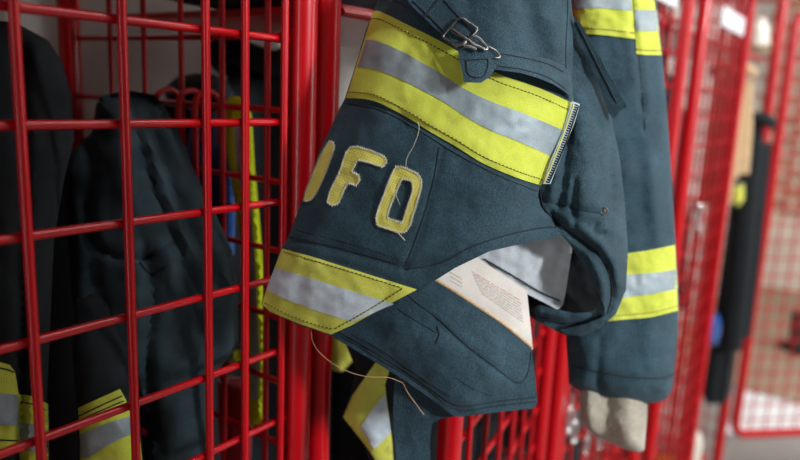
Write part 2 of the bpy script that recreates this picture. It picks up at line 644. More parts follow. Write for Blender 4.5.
def make_door(root, p0, p1, z0, z1, xs=None, zs=None, latch=None, plate=None, rt=RT):
    """door frame of bent tube > wire_mesh, latch, name_plate; p0 -> p1 are the stile positions in plan"""
    p0, p1 = np.array(p0, float), np.array(p1, float)
    L = np.linalg.norm(p1 - p0)
    u = (p1 - p0) / L
    nrm = np.array([u[1], -u[0]])
    if nrm[1] > 0:
        nrm = -nrm
    q = MB()
    q.tube(rounded_frame(p0, p1, z0, z1), rt, 'red', 14, closed=True)
    door = q.build('door', root, 60)
    q = MB()
    zs = zs or ZS
    zin = [z for z in zs if z0 + 0.03 < z < z1 - 0.03]
    xs = xs or [PITCH * i for i in range(1, int(L / PITCH) + 1) if PITCH * i < L - 0.03]
    for s in xs:
        p = p0 + u * s
        q.tube([(p[0], p[1], z0), (p[0], p[1], 0.5 * (z0 + z1)), (p[0], p[1], z1)], RW, 'red', 8)
    for z in zin:
        a, b = p0 - nrm * 0.0058, p1 - nrm * 0.0058
        q.tube([(a[0], a[1], z), (b[0], b[1], z)], RW * 0.95, 'red', 8)
    q.build('wire_mesh', door, 60)
    if plate:
        s0, s1, za, zb = plate
        a, b = p0 + u * s0 + nrm * 0.006, p0 + u * s1 + nrm * 0.006
        t = nrm * 0.003
        q = MB()
        V = [(a[0], a[1], za), (b[0], b[1], za), (b[0], b[1], zb), (a[0], a[1], zb)]
        V += [(a[0] + t[0], a[1] + t[1], za), (b[0] + t[0], b[1] + t[1], za), (b[0] + t[0], b[1] + t[1], zb), (a[0] + t[0], a[1] + t[1], zb)]
        q.add(V, [(0, 1, 2, 3), (7, 6, 5, 4), (0, 4, 5, 1), (1, 5, 6, 2), (2, 6, 7, 3), (3, 7, 4, 0)], 'plate')
        q.build('name_plate', door, label='blank white name plate')
    if latch:
        s, z = latch
        c = p0 + u * s + nrm * 0.014
        q = MB()
        n3 = (nrm[0], nrm[1], 0)
        q.lathe((c[0], c[1], z), [(0.011, 0), (0.012, 0.004), (0.012, 0.016), (0.009, 0.02)], 'chrome', 16, n3)
        c2 = c + nrm * 0.012
        q.tube([(c2[0], c2[1], z + 0.004), (c2[0] + u[0] * 0.002, c2[1], z - 0.03), (c2[0] + nrm[0] * 0.004, c2[1] + nrm[1] * 0.004, z - 0.06)], [0.006, 0.005, 0.0065], 'chrome', 10)
        q.build('latch', door, label='chrome turn latch')
    return door


def make_locker(x0, x1, label, up=None, partition=True, shelf=True, sz=1.665, rt=RT):
    root = thing('wire_locker', label, 'locker', ((x0 + x1) / 2, 0.22, 0.0), 'red wire lockers in the row')
    ux, uy = up or (x1, 0.0)
    q = MB()
    q.tube([(ux, uy, 0.0), (ux, uy, 1.0), (ux, uy, TOPZ + 0.02)], rt, 'red', 18)
    q.build('upright', root, 60)
    for yb in (0.395,):
        q = MB()
        q.tube([(x1, yb, 0.0), (x1, yb, 1.0), (x1, yb, TOPZ)], RT, 'red', 14)
        q.build('back_upright', root, 60)
    q = MB()
    q.tube([(x0 + 0.04, 0.4, TOPZ - 0.012), (x1 - 0.012, 0.4, TOPZ - 0.012)], RT, 'red', 12)
    q.build('back_rail', root, 60)
    if partition:
        q = MB()
        for i in range(1, 6):
            y = 0.0625 * i - 0.0015
            q.tube([(x1, y, 0.14), (x1, y, 1.0), (x1, y, TOPZ - 0.02)], RW * 0.9, 'red', 8)
        for z in [1.4785 + 0.0665 * k for k in range(-20, 6)]:
            q.tube([(x1 + 0.006, uy + 0.012, z), (x1 + 0.006, 0.384, z)], RW * 0.9, 'red', 8)
        q.build('partition_mesh', root, 60)
    if shelf:
        q = MB()
        q.box((x0 + 0.035, 0.03, sz), (x1 - 0.02, 0.385, sz + 0.007), 'red')
        q.tube([(x0 + 0.035, 0.03, sz), (x1 - 0.02, 0.03, sz)], 0.004, 'red', 8)
        q.build('shelf', root)
    q = MB()
    q.box((x0 + 0.02, 0.0, TOPZ + 0.005), (x1 - 0.012 if x1 < 2.8 else x1, 0.41, TOPZ + 0.015), 'red')
    q.build('top_panel', root)
    q = MB()
    q.box((x0 + 0.035, 0.03, 0.12), (x1 - 0.02, 0.385, 0.135), 'red')
    q.build('floor_pan', root)
    return root


l1 = make_locker(-0.15, 0.455, 'nearest red wire locker with closed mesh door, at left of the photo', up=(0.4655, 0.0), sz=1.61)
make_door(l1, (-0.14, 0.0), (0.437, 0.0), 0.14, 1.84,
          xs=[x + 0.14 for x in (-0.067, 0.0005, 0.068, 0.135, 0.2023, 0.27, 0.3367, 0.374, 0.416)], latch=None)
q = MB(); q.box((-0.17, 0.0, 0.1), (-0.162, 0.41, 1.87), 'red'); q.build('blocker_panel', l1)  # unseen solid side, added to block aisle light from the locker interior
l2 = make_locker(0.485, 1.045, 'red wire locker behind the hanging navy coat, its mesh door ajar', up=(1.053, -0.008), sz=1.572)
hinge = np.array((1.02, 0.002))
free = np.array((0.556, -0.096))
make_door(l2, free, hinge, 0.14, 1.84)
l3 = make_locker(1.075, 1.655, 'red wire locker just right of the hanging coat sleeve', up=(1.64, 0.005))
make_door(l3, (1.10, 0.0), (1.605, 0.0), 0.14, 1.84, latch=(-0.024, 1.085), plate=(0.09, 0.40, 1.69, 1.735))
l4 = make_locker(1.67, 2.265, 'red wire locker with a white name plate high on its closed mesh door', up=(2.265, 0.02), rt=0.015)
make_door(l4, (1.672, -0.019), (2.235, -0.008), 0.14, 1.84, rt=0.014, latch=(0.085, 1.26), plate=(0.165, 0.46, 1.69, 1.735))
l5 = make_locker(2.285, 2.84, 'farthest red wire locker, its mesh door swung out into the aisle', up=(2.84, 0.0), rt=0.019)
make_door(l5, (2.93, -0.035), (3.31, -0.415), 0.2, 1.84, latch=None, rt=0.018)


# wire coat hooks on the partition between the first two lockers
def wire_hook(y, label):
    q = MB()
    x = 0.455
    pts = [(x - 0.012, y, 1.395), (x - 0.012, y, 1.45), (x - 0.012, y, 1.478), (x - 0.006, y, 1.489), (x + 0.008, y, 1.492),
           (x + 0.017, y, 1.484), (x + 0.019, y, 1.47), (x + 0.019, y, 1.44)]
    q.tube(spline(pts, 4), 0.0032, 'red', 8)
    q.tube(spline([(x - 0.012, y, 1.398), (x - 0.018, y, 1.385), (x - 0.034, y, 1.38), (x - 0.048, y, 1.39), (x - 0.052, y, 1.408)], 4), 0.0032, 'red', 8)
    o = q.build('wire_hook', None, 60)
    tag(o, label, 'hook', 'red wire hooks on the partition')


wire_hook(0.214, 'red wire hook farthest back on the locker partition')
wire_hook(0.176, 'middle red wire hook on the locker partition')
wire_hook(0.150, 'red wire hook on the partition nearest the front post')

# ------------------------------------------------------------------ hanging turnout coat
hookpt = at(486, -235, 0.57)
coat = thing('turnout_coat', 'navy firefighter turnout coat with lime and silver bands hanging on the front post', 'coat', tuple(hookpt))

Mpoly = [(430, -190), (400, -120), (386, -50), (378, 0), (366, 30), (356, 64), (345, 98), (338, 112), (320, 150), (302, 200), (288, 238), (281, 249),
         (272, 274), (261, 304), (270, 312), (300, 325), (331, 335), (352, 326), (418, 290), (436, 280), (455, 268), (490, 251), (535, 241), (562, 235.5),
         (550, 219), (541, 207), (538, 196), (540, 184), (556, 146), (574, 100), (572, 85), (573, 50), (573, 18), (570, -10), (560, -60), (545, -120), (530, -190)]
Mc = Cloth([
    (430, -190, .560), (530, -190, .560), (480, -190, .545), (400, -110, .556), (470, -110, .535), (550, -110, .556),
    (378, 0, .556), (366, 30, .556), (345, 98, .556), (320, 150, .556), (302, 200, .560), (281, 249, .564), (261, 304, .572),
    (392, 0, .541), (380, 40, .540), (360, 98, .540), (336, 150, .541), (318, 205, .544), (298, 255, .548), (285, 300, .556),
    (430, 60, .522), (430, 0, .528), (470, 20, .524), (500, 100, .518), (540, 100, .530), (560, 110, .542), (574, 100, .553), (573, 20, .557), (550, 20, .540),
    (543, 184, .549), (540, 206, .554), (560, 235, .560), (525, 190, .532), (400, 130, .520), (420, 200, .516), (480, 190, .517), (450, 240, .523), (360, 200, .529),
    (330, 260, .539), (331, 335, .551), (417, 290, .535), (370, 290, .537), (490, 250, .528), (530, 240, .545), (300, 325, .556)],
    creases=[([(574, 20), (571, 60), (572, 95)], -.004, 6), ([(520, -30), (530, 20), (540, 52)], -.006, 11), ([(500, -30), (492, 10), (500, 46)], .003, 14),
             ([(350, 100), (395, 113), (440, 138), (500, 172), (537, 188)], -.0012, 4),
             ([(442, 151), (432, 190), (420, 232), (405, 268)], -.0016, 4),
             ([(289, 239), (340, 249), (405, 268)], -.0012, 3.5), ([(283, 251), (340, 264), (417, 289)], -.0012, 3),
             ([(405, 268), (440, 262), (480, 242), (530, 228), (556, 226)], -.0016, 4), ([(450, 170), (490, 200), (530, 215)], .0022, 18),
             ([(440, 235), (470, 215), (500, 210)], -.0018, 14), ([(430, 160), (460, 165), (500, 190)], -.0012, 12),
             ([(305, 255), (300, 285), (290, 315)], -.002, 9), ([(350, 262), (342, 290), (330, 330)], .0012, 10),
             ([(380, 20), (365, 60), (352, 96)], .0016, 8), ([(410, 30), (395, 75), (385, 105)], -.0012, 9)],
    rumple=0.0016, rscale=26, seed=1.3)

mb = MB()
sheet(mb, Mc, Mpoly, 'navy', 0, .0022, 3.0, ang=-0.5)
ST = 'stitch_navy'
seam(mb, Mc, [(405, 269), (440, 263), (472, 246.5), (507, 235), (540, 228), (556, 227)], 'thread_dark', .0003, .0006)
seam(mb, Mc, [(347, 103), (380, 110), (412, 126), (455, 153), (500, 176), (537, 191)], 'thread_dark', .0003, .0005)
seam(mb, Mc, [(393, 0), (420, 15), (450, 40)], ST, .0003, .0004)
seam(mb, Mc, [(566, -60), (568, 0), (566, 40), (566, 70)], ST, .0002, .0005)
mb.build('body_panel', coat, 45)

# upper triple trim
bt = [(373, 12), (380, 11.5), (407, 24.4), (440, 41), (470, 58), (499, 74), (538, 87.5), (574, 104)]
bb = [(346, 98), (374, 101), (410, 119), (427, 130), (456, 146.5), (482.6, 163), (515, 177), (541, 185.5)]
i1 = [(366, 39.5), (377, 41), (399, 50), (435, 70), (463, 88), (490, 101), (525, 114), (565, 131)]
i2 = [(357.5, 67), (377, 70), (400, 79), (438, 98.5), (465, 116), (490, 130), (520, 142), (553, 157)]


def strip(a, b, per=6):
    return [tuple(p) for p in spline(a, per)] + [tuple(p) for p in spline(b, per)[::-1]]


def lime_silver(parent, name, cl, top, l1_, l2_, bot, lime='lime', silver='silver', off=.001, st=True, g=3.0, ang=-0.5, label=None):
    q = MB()
    sheet(q, cl, strip(top, bot), lime, off, .0012, g, ang=ang)
    if st:
        T, B = np.array(top, float), np.array(bot, float)
        A1, A2 = T + (B - T) * .085, T + (B - T) * .93
        seam(q, cl, [tuple(p) for p in A1], 'stitch_lime', off + .0002, .0005)
        seam(q, cl, [tuple(p) for p in A2], 'stitch_lime', off + .0002, .0005)
    o = q.build(name, coat if parent is None else parent, 45, label=label)
    q = MB()
    sheet(q, cl, strip(l1_, l2_), silver, off + .0005, .0008, g, ang=ang)
    q.build('silver_stripe', o, 45, label='silver reflective stripe')
    return o


lime_silver(coat, 'reflective_band', Mc, bt, i1, i2, bb, off=.0012, label='wide lime and silver band across the body')

# hem trim with its diagonal end
ht = [(282, 248.5), (310, 256), (345, 267), (380, 278), (416, 289)]
q = MB()
sheet(q, Mc, [(282, 248.5), (310, 256), (345, 267), (380, 278), (417, 289.5), (385, 306.5), (352, 325), (331, 334.5), (300, 324), (270, 311.5), (261.5, 304), (272, 274)], 'lime_dirty', .0012, .0012, 3, ang=-.3)
seam(q, Mc, [(284, 252), (310, 259.5), (345, 270), (380, 281), (402, 288)], 'stitch_lime', .0014, .0005)
seam(q, Mc, [(402, 289), (385, 300), (360, 315), (335, 329)], 'stitch_lime', .0022, .0005)
seam(q, Mc, [(265, 303), (285, 313), (310, 323), (333, 329)], 'stitch_lime', .0014, .0006)
hb = q.build('hem_band', coat, 45, label='soiled lime and silver hem band with a diagonal end')
q = MB()
sheet(q, Mc, [(274.5, 267.5), (300, 275), (345, 289), (394, 304), (388, 306.5), (352, 322), (320, 312), (290, 301), (266, 290)], 'silver_light', .0017, .0008, 3)
q.build('silver_stripe', hb, 45, label='pale silver reflective stripe')

# letter patch and its letters
q = MB()
sheet(q, Mc, [(338, 113), (350, 108.5), (378, 112.5), (410, 128), (440, 147), (434, 183), (420, 230), (405, 267), (340, 249), (290, 238), (302, 203), (320, 153)], 'navy', .0006, .0008, 3, ang=-.5)
seam(q, Mc, [(439, 148), (433, 183), (419, 230), (405, 266)], 'thread_dark', .0008, .0006)
seam(q, Mc, [(291, 237), (340, 248), (404, 266)], 'thread_dark', .0008, .0005)
seam(q, Mc, [(296, 230), (345, 242), (400, 259)], 'stitch_navy', .0007, .0004)
patch = q.build('letter_patch', coat, 45)


def letter(outer, hole=None, label=None):
    q = MB()
    sheet(q, Mc, outer, 'letter', .0020, .0014, 2.2, holes=[hole] if hole else (), ang=.3)
    for L in [outer] + ([hole] if hole else []):
        # frayed satin stitch round the edge
        z = []
        P = np.array(L, float)
        cen = P.mean(0)
        for i in range(len(P)):
            a, b = P[i], P[(i + 1) % len(P)]
            d = b - a
            ln = np.linalg.norm(d)
            nn = np.array([-d[1], d[0]]) / (ln + 1e-9)
            k = max(1, int(ln / 1.1))
            for t in range(k):
                z.append(a + d * t / k + nn * (1.0 if len(z) % 2 else -1.0) + np.array([random.uniform(-.3, .3), random.uniform(-.3, .3)]))
        z.append(z[0])
        z = np.array(z)
        dd = Mc.depth(z) - .0023
        q.tube([at(p[0], p[1], e) for p, e in zip(z, dd)], .00042, 'thread_white', 4)
    return q.build('letter', patch, 45, label=label)


letter([(329, 141.5), (333, 141.5), (334.3, 145), (333.5, 151), (328, 167), (321, 184), (315, 195.5), (309.5, 200.5), (304, 201.5), (305, 193.5), (311, 178), (319, 158), (325, 147)],
       label='worn yellow letter O wrapping round the edge')
letter([(346, 152.5), (350.5, 147), (357.5, 146.5), (371, 150.5), (384, 156), (387, 161.5), (383, 167), (369, 162.5), (357.5, 160.3), (354.5, 166), (352.2, 172), (358.5, 174.6), (360.3, 179.5), (356.5, 185.8), (347.5, 183),
        (343, 193), (338.5, 203.4), (332.5, 206), (327, 202.4), (330, 190.7), (339, 173)], label='worn yellow letter F')
letter([(395.5, 166.8), (402, 166.6), (417.4, 173.5), (421.7, 180.7), (421.2, 187.8), (410.4, 225), (405.5, 231.8), (399.5, 232.8), (377.5, 225.5), (376, 219), (377.4, 211.8), (391, 176)],
       [(402, 178.8), (411.6, 180.6), (412.8, 190.4), (402, 223), (387, 217.6), (389.2, 209)], label='worn yellow letter D')

# waist take-up strap with ladder buckle and tab
Sc = Cloth([(400, -10, .524), (445, -10, .517), (443, 36, .513), (465, 20, .511), (457, 48, .507), (486, 42, .508), (464, 82, .500), (480, 83, .499), (500, 55, .511), (490, 76, .503)], rumple=.0004, rscale=14, seed=4)
q = MB()
sheet(q, Sc, [(385, -30), (404, -6), (409, 3), (426, 20), (443, 36), (457, 47), (470, 44), (484, 41), (466, 18), (450, 0), (438, -14), (425, -34)], 'navy', 0, .0035, 3, ang=-.6)
seam(q, Sc, [(413, 1), (430, 17), (450, 37)], 'thread_dark', .0003, .0005)
seam(q, Sc, [(444, 0), (460, 18), (474, 34)], 'thread_dark', .0003, .0005)
seam(q, Sc, [(424, 17), (433, 6), (443, -6)], 'thread_dark', .0003, .0006)
strap = q.build('take_up_strap', coat, 45)
q = MB()
sheet(q, Sc, [(458, 51), (466, 48), (489, 45.5), (498, 50), (501.5, 56), (491, 76), (481, 82.8), (464.5, 82.3), (461, 68)], 'navy', .0015, .003, 3, ang=-.2)
seam(q, Sc, [(466, 60), (478, 59.5), (488, 60), (484, 76), (469, 75), (466, 60)], 'thread_dark', .0018, .0005, per=4)
q.build('strap_tab', strap, 45)
q = MB()


def wire(pts, r, mat, off, cl, close=False):
    P = np.array(pts, float)
    dd = cl.depth(P) - off
    W = [at(p[0], p[1], e) for p, e in zip(P, dd)]
    q.tube(spline(W, 5, close), r, mat, 8, closed=close)


wire([(460, 18), (451, 27), (443, 36.5), (446, 39.5), (451, 43), (457, 47.5), (463, 43), (470, 38), (477, 30), (474, 26), (468, 22)], .0009, 'steel', .002, Sc, True)
wire([(452, 29), (460, 35), (468, 40)], .0010, 'steel', .002, Sc)
wire([(456, 46), (462, 45), (466, 41)], .0018, 'steel', .003, Sc)
wire([(468, 40), (474, 45), (481, 48), (486, 50)], .0014, 'steel', .004, Sc)
wire([(472, 36), (478, 38), (484, 44), (487, 49), (483, 50)], .0012, 'steel', .0045, Sc)
wire([(464, 47), (470, 47), (476, 50)], .0015, 'steel', .004, Sc)
wire([(489, 47), (496, 51), (500, 57), (495, 58)], .0008, 'steel', .004, Sc)
q.build('buckle', strap, 60, label='worn steel ladder buckle')
Rc = Cloth([(488, 46, .512), (500, 48, .513), (548, 58, .536), (569, 71, .549), (573, 98, .549), (554, 85, .526), (521, 73, .512), (495, 70, .507), (530, 66, .520)], rumple=.0005, rscale=14, seed=6)
q = MB()
sheet(q, Rc, [(486, 47), (500, 48.5), (525, 53), (548, 59), (562, 65), (570, 72), (573, 98), (565, 92), (554, 84.5), (538, 78), (521, 73), (494, 69.5)], 'navy', .001, .003, 3, ang=-.3)
seam(q, Rc, [(498, 53), (525, 58), (548, 64), (563, 72)], 'thread_dark', .0013, .0004)
seam(q, Rc, [(498, 66), (525, 70), (548, 77.5), (566, 89)], 'thread_dark', .0013, .0004)
q.build('strap_end', coat, 45)

# zipper tape at the front edge
q = MB()
Zc = Cloth([(575, 100, .552), (560, 140, .548), (543, 184, .546), (566, 100, .548), (550, 140, .544), (534, 182, .543)], rumple=0)
sheet(q, Zc, [(572, 101), (580, 104), (575, 122), (563, 152), (550.5, 184), (542.5, 184), (551, 160), (562, 133)], 'silver', .0045, .0012, 2)
seam(q, Zc, [(578.5, 106), (568.5, 136), (558, 162), (549, 183)], 'thread_dark', .0048, .0006)
seam(q, Zc, [(573.5, 104), (562.5, 136), (552.5, 162), (544, 183)], 'lime', .0048, .0006)
for t in np.linspace(0, 1, 34):
    p = np.array([576.4, 105]) * (1 - t) + np.array([547.4, 182]) * t + np.array([1.2, 0]) * math.sin(PI * t)
    d0 = Zc.depth([p])[0] - .005
    q.tube([at(p[0] - 1.4, p[1] - .5, d0), at(p[0] + 1.4, p[1] + .5, d0)], .00055, 'thread_dark', 5)
q.build('zipper', coat, 45, label='metal zipper on pale tape')

# storm flap folded out beside the zipper
Kpoly = [(573, 16), (580, 30), (592, 58), (606, 98), (612, 122), (620, 160), (625, 205), (628, 250), (626, 290), (616, 314), (600, 328), (580, 335.5), (568, 335),
         (560, 330), (590, 323), (606, 316), (604, 305), (592, 280), (580, 260), (568, 242), (561, 235), (550, 219), (538, 207), (534, 190), (545, 178), (560, 140), (570, 105), (566, 70)]
Kc = Cloth([(573, 16, .563), (570, 60, .566), (592, 58, .575), (606, 98, .588), (612, 122, .592), (620, 160, .598), (625, 205, .602), (628, 250, .604), (626, 290, .602), (600, 328, .598), (570, 334, .598),
            (572, 105, .564), (560, 140, .562), (545, 180, .558), (536, 200, .562), (550, 219, .565), (561, 235, .568), (580, 260, .578), (604, 305, .588),
            (590, 120, .566), (590, 170, .563), (600, 200, .566), (585, 215, .562), (612, 230, .578), (605, 260, .572), (615, 280, .580), (588, 240, .568), (595, 325, .592), (608, 312, .588)],
           creases=[([(569, 125), (565, 160), (563, 190), (558, 208)], -.005, 4.5), ([(575, 180), (573, 205), (575, 226)], -.004, 3.5), ([(560, 150), (556, 175), (550, 198)], .004, 5),
                    ([(545, 201), (565, 206), (585, 211), (602, 213)], -.0018, 2.5), ([(596, 224), (594, 229), (598, 234), (603, 233)], -.003, 2.5),
                    ([(551, 214), (564, 229), (580, 240), (596, 252), (606, 266), (611, 282), (611, 298), (607, 314)], -.006, 4),
                    ([(560, 230), (574, 243), (588, 258), (599, 276), (604, 300)], .004, 5), ([(570, 222), (588, 235), (604, 247), (615, 262), (619, 285)], .005, 6),
                    ([(606, 90), (614, 130), (610, 160), (613, 200)], -.003, 4), ([(580, 100), (584, 140), (586, 180)], .003, 9), ([(620, 180), (619, 230), (622, 260)], .003, 7)],
           rumple=.0024, rscale=18, seed=2.2)
q = MB()
sheet(q, Kc, Kpoly, 'navy', 0, .0025, 2.6, ang=.25)
seam(q, Kc, [(545, 201), (565, 206), (585, 211), (602, 213)], 'thread_dark', .0002, .0005)
seam(q, Kc, [(564, 229), (580, 240), (596, 252), (606, 266), (611, 282), (611, 298), (607, 314)], 'thread_dark', .0004, .0011)  # dark cord laid in the fold to draw its shade
seam(q, Kc, [(540, 190), (543, 206), (551, 216), (562, 230)], 'thread_dark', .0004, .0009)  # dark cord standing in for shade along the body panel edge
flap = q.build('storm_flap', coat, 50)
q = MB()
sp = at(604, 211, Kc.depth([(604, 211)])[0] - .0022)
nn = CAM - sp
nn = nn / np.linalg.norm(nn)
q.lathe(sp, [(.0030, -.002), (.0034, 0), (.003, .001), (.0016, .0012), (.0014, .0022), (.0008, .0026)], 'steel', 12, nn)
q.build('snap', flap, 50, label='small metal snap')
Ec = Cloth([(574, 17, .556), (600, 62, .566), (626, 108, .580), (612, 118, .582), (595, 72, .570), (577, 34, .560)], rumple=.0006, rscale=12)
q = MB()
sheet(q, Ec, [(574, 16), (581, 24), (602, 62), (620, 94), (627, 107), (620, 111), (614, 119), (608, 112), (600, 88), (590, 62), (579, 40), (574, 32)], 'navy', 0, .0035, 2.5, ang=.6)
seam(q, Ec, [(576, 22), (596, 62), (616, 102)], 'thread_dark', .0003, .0007)
q.build('flap_edge', coat, 45)

# lower back panel under the front
Npoly = [(300, 300), (334, 338), (355, 350), (380, 365), (404, 380), (430, 398), (452, 415), (458, 417), (500, 412), (534, 408.5), (537.5, 402), (535, 375), (531, 346), (505, 325), (470, 301), (436, 280), (420, 262), (370, 255), (320, 270)]
Nc = Cloth([(300, 300, .590), (334, 338, .578), (380, 365, .570), (404, 380, .566), (457, 417, .566), (500, 412, .572), (537, 404, .584), (535, 375, .586), (531, 346, .588), (470, 301, .570), (436, 280, .566), (420, 262, .568), (360, 262, .580), (400, 320, .560), (450, 350, .556), (500, 370, .565)],
           creases=[([(435, 320), (465, 346), (495, 368), (517, 383), (526, 378), (530, 362)], -.0014, 3), ([(456, 410), (495, 404), (536, 398)], -.0012, 3), ([(345, 338), (380, 356), (420, 384), (455, 408)], -.0012, 3),
                    ([(465, 400), (480, 385), (492, 378)], .002, 8), ([(410, 330), (440, 360), (450, 395)], .002, 15)], rumple=.002, rscale=24, seed=3.1)
q = MB()
sheet(q, Nc, Npoly, 'navy', 0, .0025, 3, ang=-.55)
seam(q, Nc, [(418, 304), (440, 320), (465, 344), (495, 367), (515, 382), (524, 380), (529, 368), (531, 352)], 'thread_dark', .0002, .0006)
seam(q, Nc, [(402, 286), (410, 297), (418, 304)], 'thread_dark', .0002, .0006)
seam(q, Nc, [(398, 309), (418, 322), (437, 333)], ST, .0002, .0005)
seam(q, Nc, [(456, 378), (474, 389), (492, 396)], ST, .0002, .0004)
seam(q, Nc, [(352, 334), (385, 352), (420, 376), (450, 396)], ST, .0001, .0004)
seam(q, Nc, [(437, 326), (439, 335), (436, 344)], 'thread_dark', .0003, .0008)
for k in (5, 9.5):
    seam(q, Nc, [(340, 340 - k * .8), (360, 351 - k * .8), (382, 364.5 - k * .8), (406, 379 - k * .8), (431, 396 - k * .8), (458, 415 - k), (500, 410.5 - k), (536, 406.5 - k)], 'thread_dark', .0002, .00055)
np_ = q.build('back_panel', coat, 45)
q = MB()
seam(q, Nc, [(434, 279), (455, 291.5), (480, 308), (505, 325), (531.5, 347)], 'tan', .0001, .0014, sides=8)
q.build('binding', np_, 60, label='tan bound edge')
q = MB()
sheet(q, Nc, [(395, 378), (402, 372), (440, 400), (456, 416), (440, 419), (432, 424), (430, 445), (432, 480), (398, 480), (395, 440), (393, 410)], 'navy', -.008, .003, 3)
q.build('hem_facing', coat, 45)

Qc = Cloth([(425, 272, .576), (472, 255, .580), (527, 290, .592), (532, 348, .594), (480, 290, .584)], rumple=.0005, rscale=20, seed=8)
q = MB()
sheet(q, Qc, [(425, 272), (445, 258), (475, 256), (527, 291), (530, 320), (533, 350), (500, 328), (460, 302)], 'label', 0, .001, 3)
for k in range(8):
    t = 0.10 + k * .085
    a = np.array([470, 268]) * (1 - t) + np.array([486, 304]) * t
    b = np.array([522, 298]) * (1 - t) + np.array([526, 334]) * t
    n0 = 0.0
    while n0 < 0.97:
        n1 = min(0.97, n0 + random.uniform(.05, .16))
        seam(q, Qc, [tuple(a + (b - a) * n0), tuple(a + (b - a) * n1)], 'print_red' if k < 2 else 'print', .0002, .00028, sides=4)
        n0 = n1 + .022
for k in range(3):
    a = np.array([450, 272 + k * 4]); b = np.array([462, 279 + k * 4])
    seam(q, Qc, [tuple(a), tuple(b)], 'print', .0002, .00028, sides=4)
q.build('care_label', coat, 45, label='cream care label with fine faded print')

Lc = Cloth([(460, 255, .585), (500, 235, .590), (570, 222, .605), (570, 300, .612), (560, 310, .610), (527, 294, .600), (540, 250, .594), (515, 275, .592)],
           creases=[([(480, 262), (520, 285), (556, 303)], -.002, 3), ([(545, 255), (535, 270), (525, 272)], .002, 7), ([(500, 255), (530, 262), (560, 260)], .0015, 7)], rumple=.0018, rscale=13, seed=9)
q = MB()
sheet(q, Lc, [(458, 256), (490, 232), (540, 218), (574, 215), (572, 250), (566, 290), (563, 305), (558, 310), (545, 303), (527, 294), (500, 277), (478, 263)], 'liner', 0, .004, 3)
seam(q, Lc, [(484, 259), (515, 277), (540, 292), (560, 301)], 'thread_dark', .0004, .0007)
q.build('liner', coat, 45, label='pale grey quilted liner')

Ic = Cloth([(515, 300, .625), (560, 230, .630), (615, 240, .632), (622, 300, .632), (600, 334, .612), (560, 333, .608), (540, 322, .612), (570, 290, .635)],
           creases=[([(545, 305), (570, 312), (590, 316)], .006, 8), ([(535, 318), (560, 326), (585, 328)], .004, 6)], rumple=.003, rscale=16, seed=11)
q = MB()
sheet(q, Ic, [(522, 285), (540, 225), (600, 225), (622, 260), (622, 300), (606, 324), (585, 334), (566, 334), (550, 326), (536, 319), (527, 312)], 'lining_shade', 0, .003, 3)
q.build('lining', coat, 45, label='inner lining coloured near black for shade')

Fc = Cloth([(520, 310, .612), (545, 322, .602), (570, 320, .598), (606, 300, .606), (600, 333, .606), (560, 338, .606)],
           creases=[([(530, 316), (560, 324), (592, 322)], -.004, 4), ([(540, 312), (565, 316), (590, 314)], .005, 5)], rumple=.002, rscale=12, seed=12)
q = MB()
sheet(q, Fc, [(524, 310), (540, 305), (556, 309), (574, 313), (590, 312), (605, 304), (608, 316), (600, 329), (581, 336), (566, 335.5), (548, 327), (535, 320)], 'navy', 0, .0025, 2.6)
seam(q, Fc, [(532, 314), (556, 321), (580, 323), (602, 316)], 'thread_dark', .0003, .0007)
q.build('flap_fold', coat, 50)

# right sleeve
SLpoly = [(566, -60), (646, -60), (652, -20), (656.5, 0), (662, 50), (667.5, 115), (672, 180), (675.5, 240), (679, 300), (677, 345), (673, 385), (669, 396), (660, 402), (645, 404), (630, 403.5), (612, 400), (597, 397), (580, 391), (569, 384), (566, 340), (570, 280), (575, 200), (572, 100), (568, 30)]
SLc = Cloth([(566, -60, .675), (650, -60, .695), (570, 100, .680), (668, 115, .700), (572, 250, .685), (677, 250, .705), (570, 384, .690), (672, 395, .705), (620, 150, .685), (620, 400, .695), (625, 300, .690)],
            creases=[([(655, 165), (652, 200), (657, 235), (660, 245)], .003, 7), ([(640, 120), (641, 180), (648, 240)], -.003, 9), ([(590, 372), (625, 378), (672, 380)], -.002, 3),
                     ([(600, 340), (598, 370), (600, 398)], -.004, 4), ([(650, 40), (655, 110), (660, 160)], -.003, 7), ([(632, -20), (634, 30), (640, 70), (643, 110)], -.004, 3.5),
                     ([(650, 366), (660, 362), (668, 364)], .002, 4)],
            rumple=.0032, rscale=28, seed=13, puff=.034, outline=SLpoly, pw=34)
q = MB()
sheet(q, SLc, SLpoly, 'navy2', 0, .002, 4, solid=True, ang=.1)
seam(q, SLc, [(572, 366), (600, 372), (630, 377), (660, 378), (674, 374)], 'thread_dark', .0002, .0008)
seam(q, SLc, [(632, -20), (635, 30), (640, 70), (645, 130)], 'thread_dark', .0002, .0007)
sleeve = q.build('sleeve', coat, 50)


# depth limit: thing > part > sub-part, so bands are parts of the coat with their stripes below
def sleeve_band(segs, label):
    q = MB()
    for top, a, b, bot in segs:
        sheet(q, SLc, strip(top, bot), 'lime', .0014, .0016, 2, ang=.1)
        T, B = np.array(top, float), np.array(bot, float)
        seam(q, SLc, [tuple(p) for p in T + (B - T) * .93], 'stitch_lime', .0016, .0005)
    o = q.build('sleeve_band', coat, 45, label=label)
    for top, a, b, bot in segs:
        q = MB()
        sheet(q, SLc, strip(a, b), 'silver', .0021, .001, 3)
        q.build('silver_stripe', o, 45, label='silver reflective stripe')
    return o


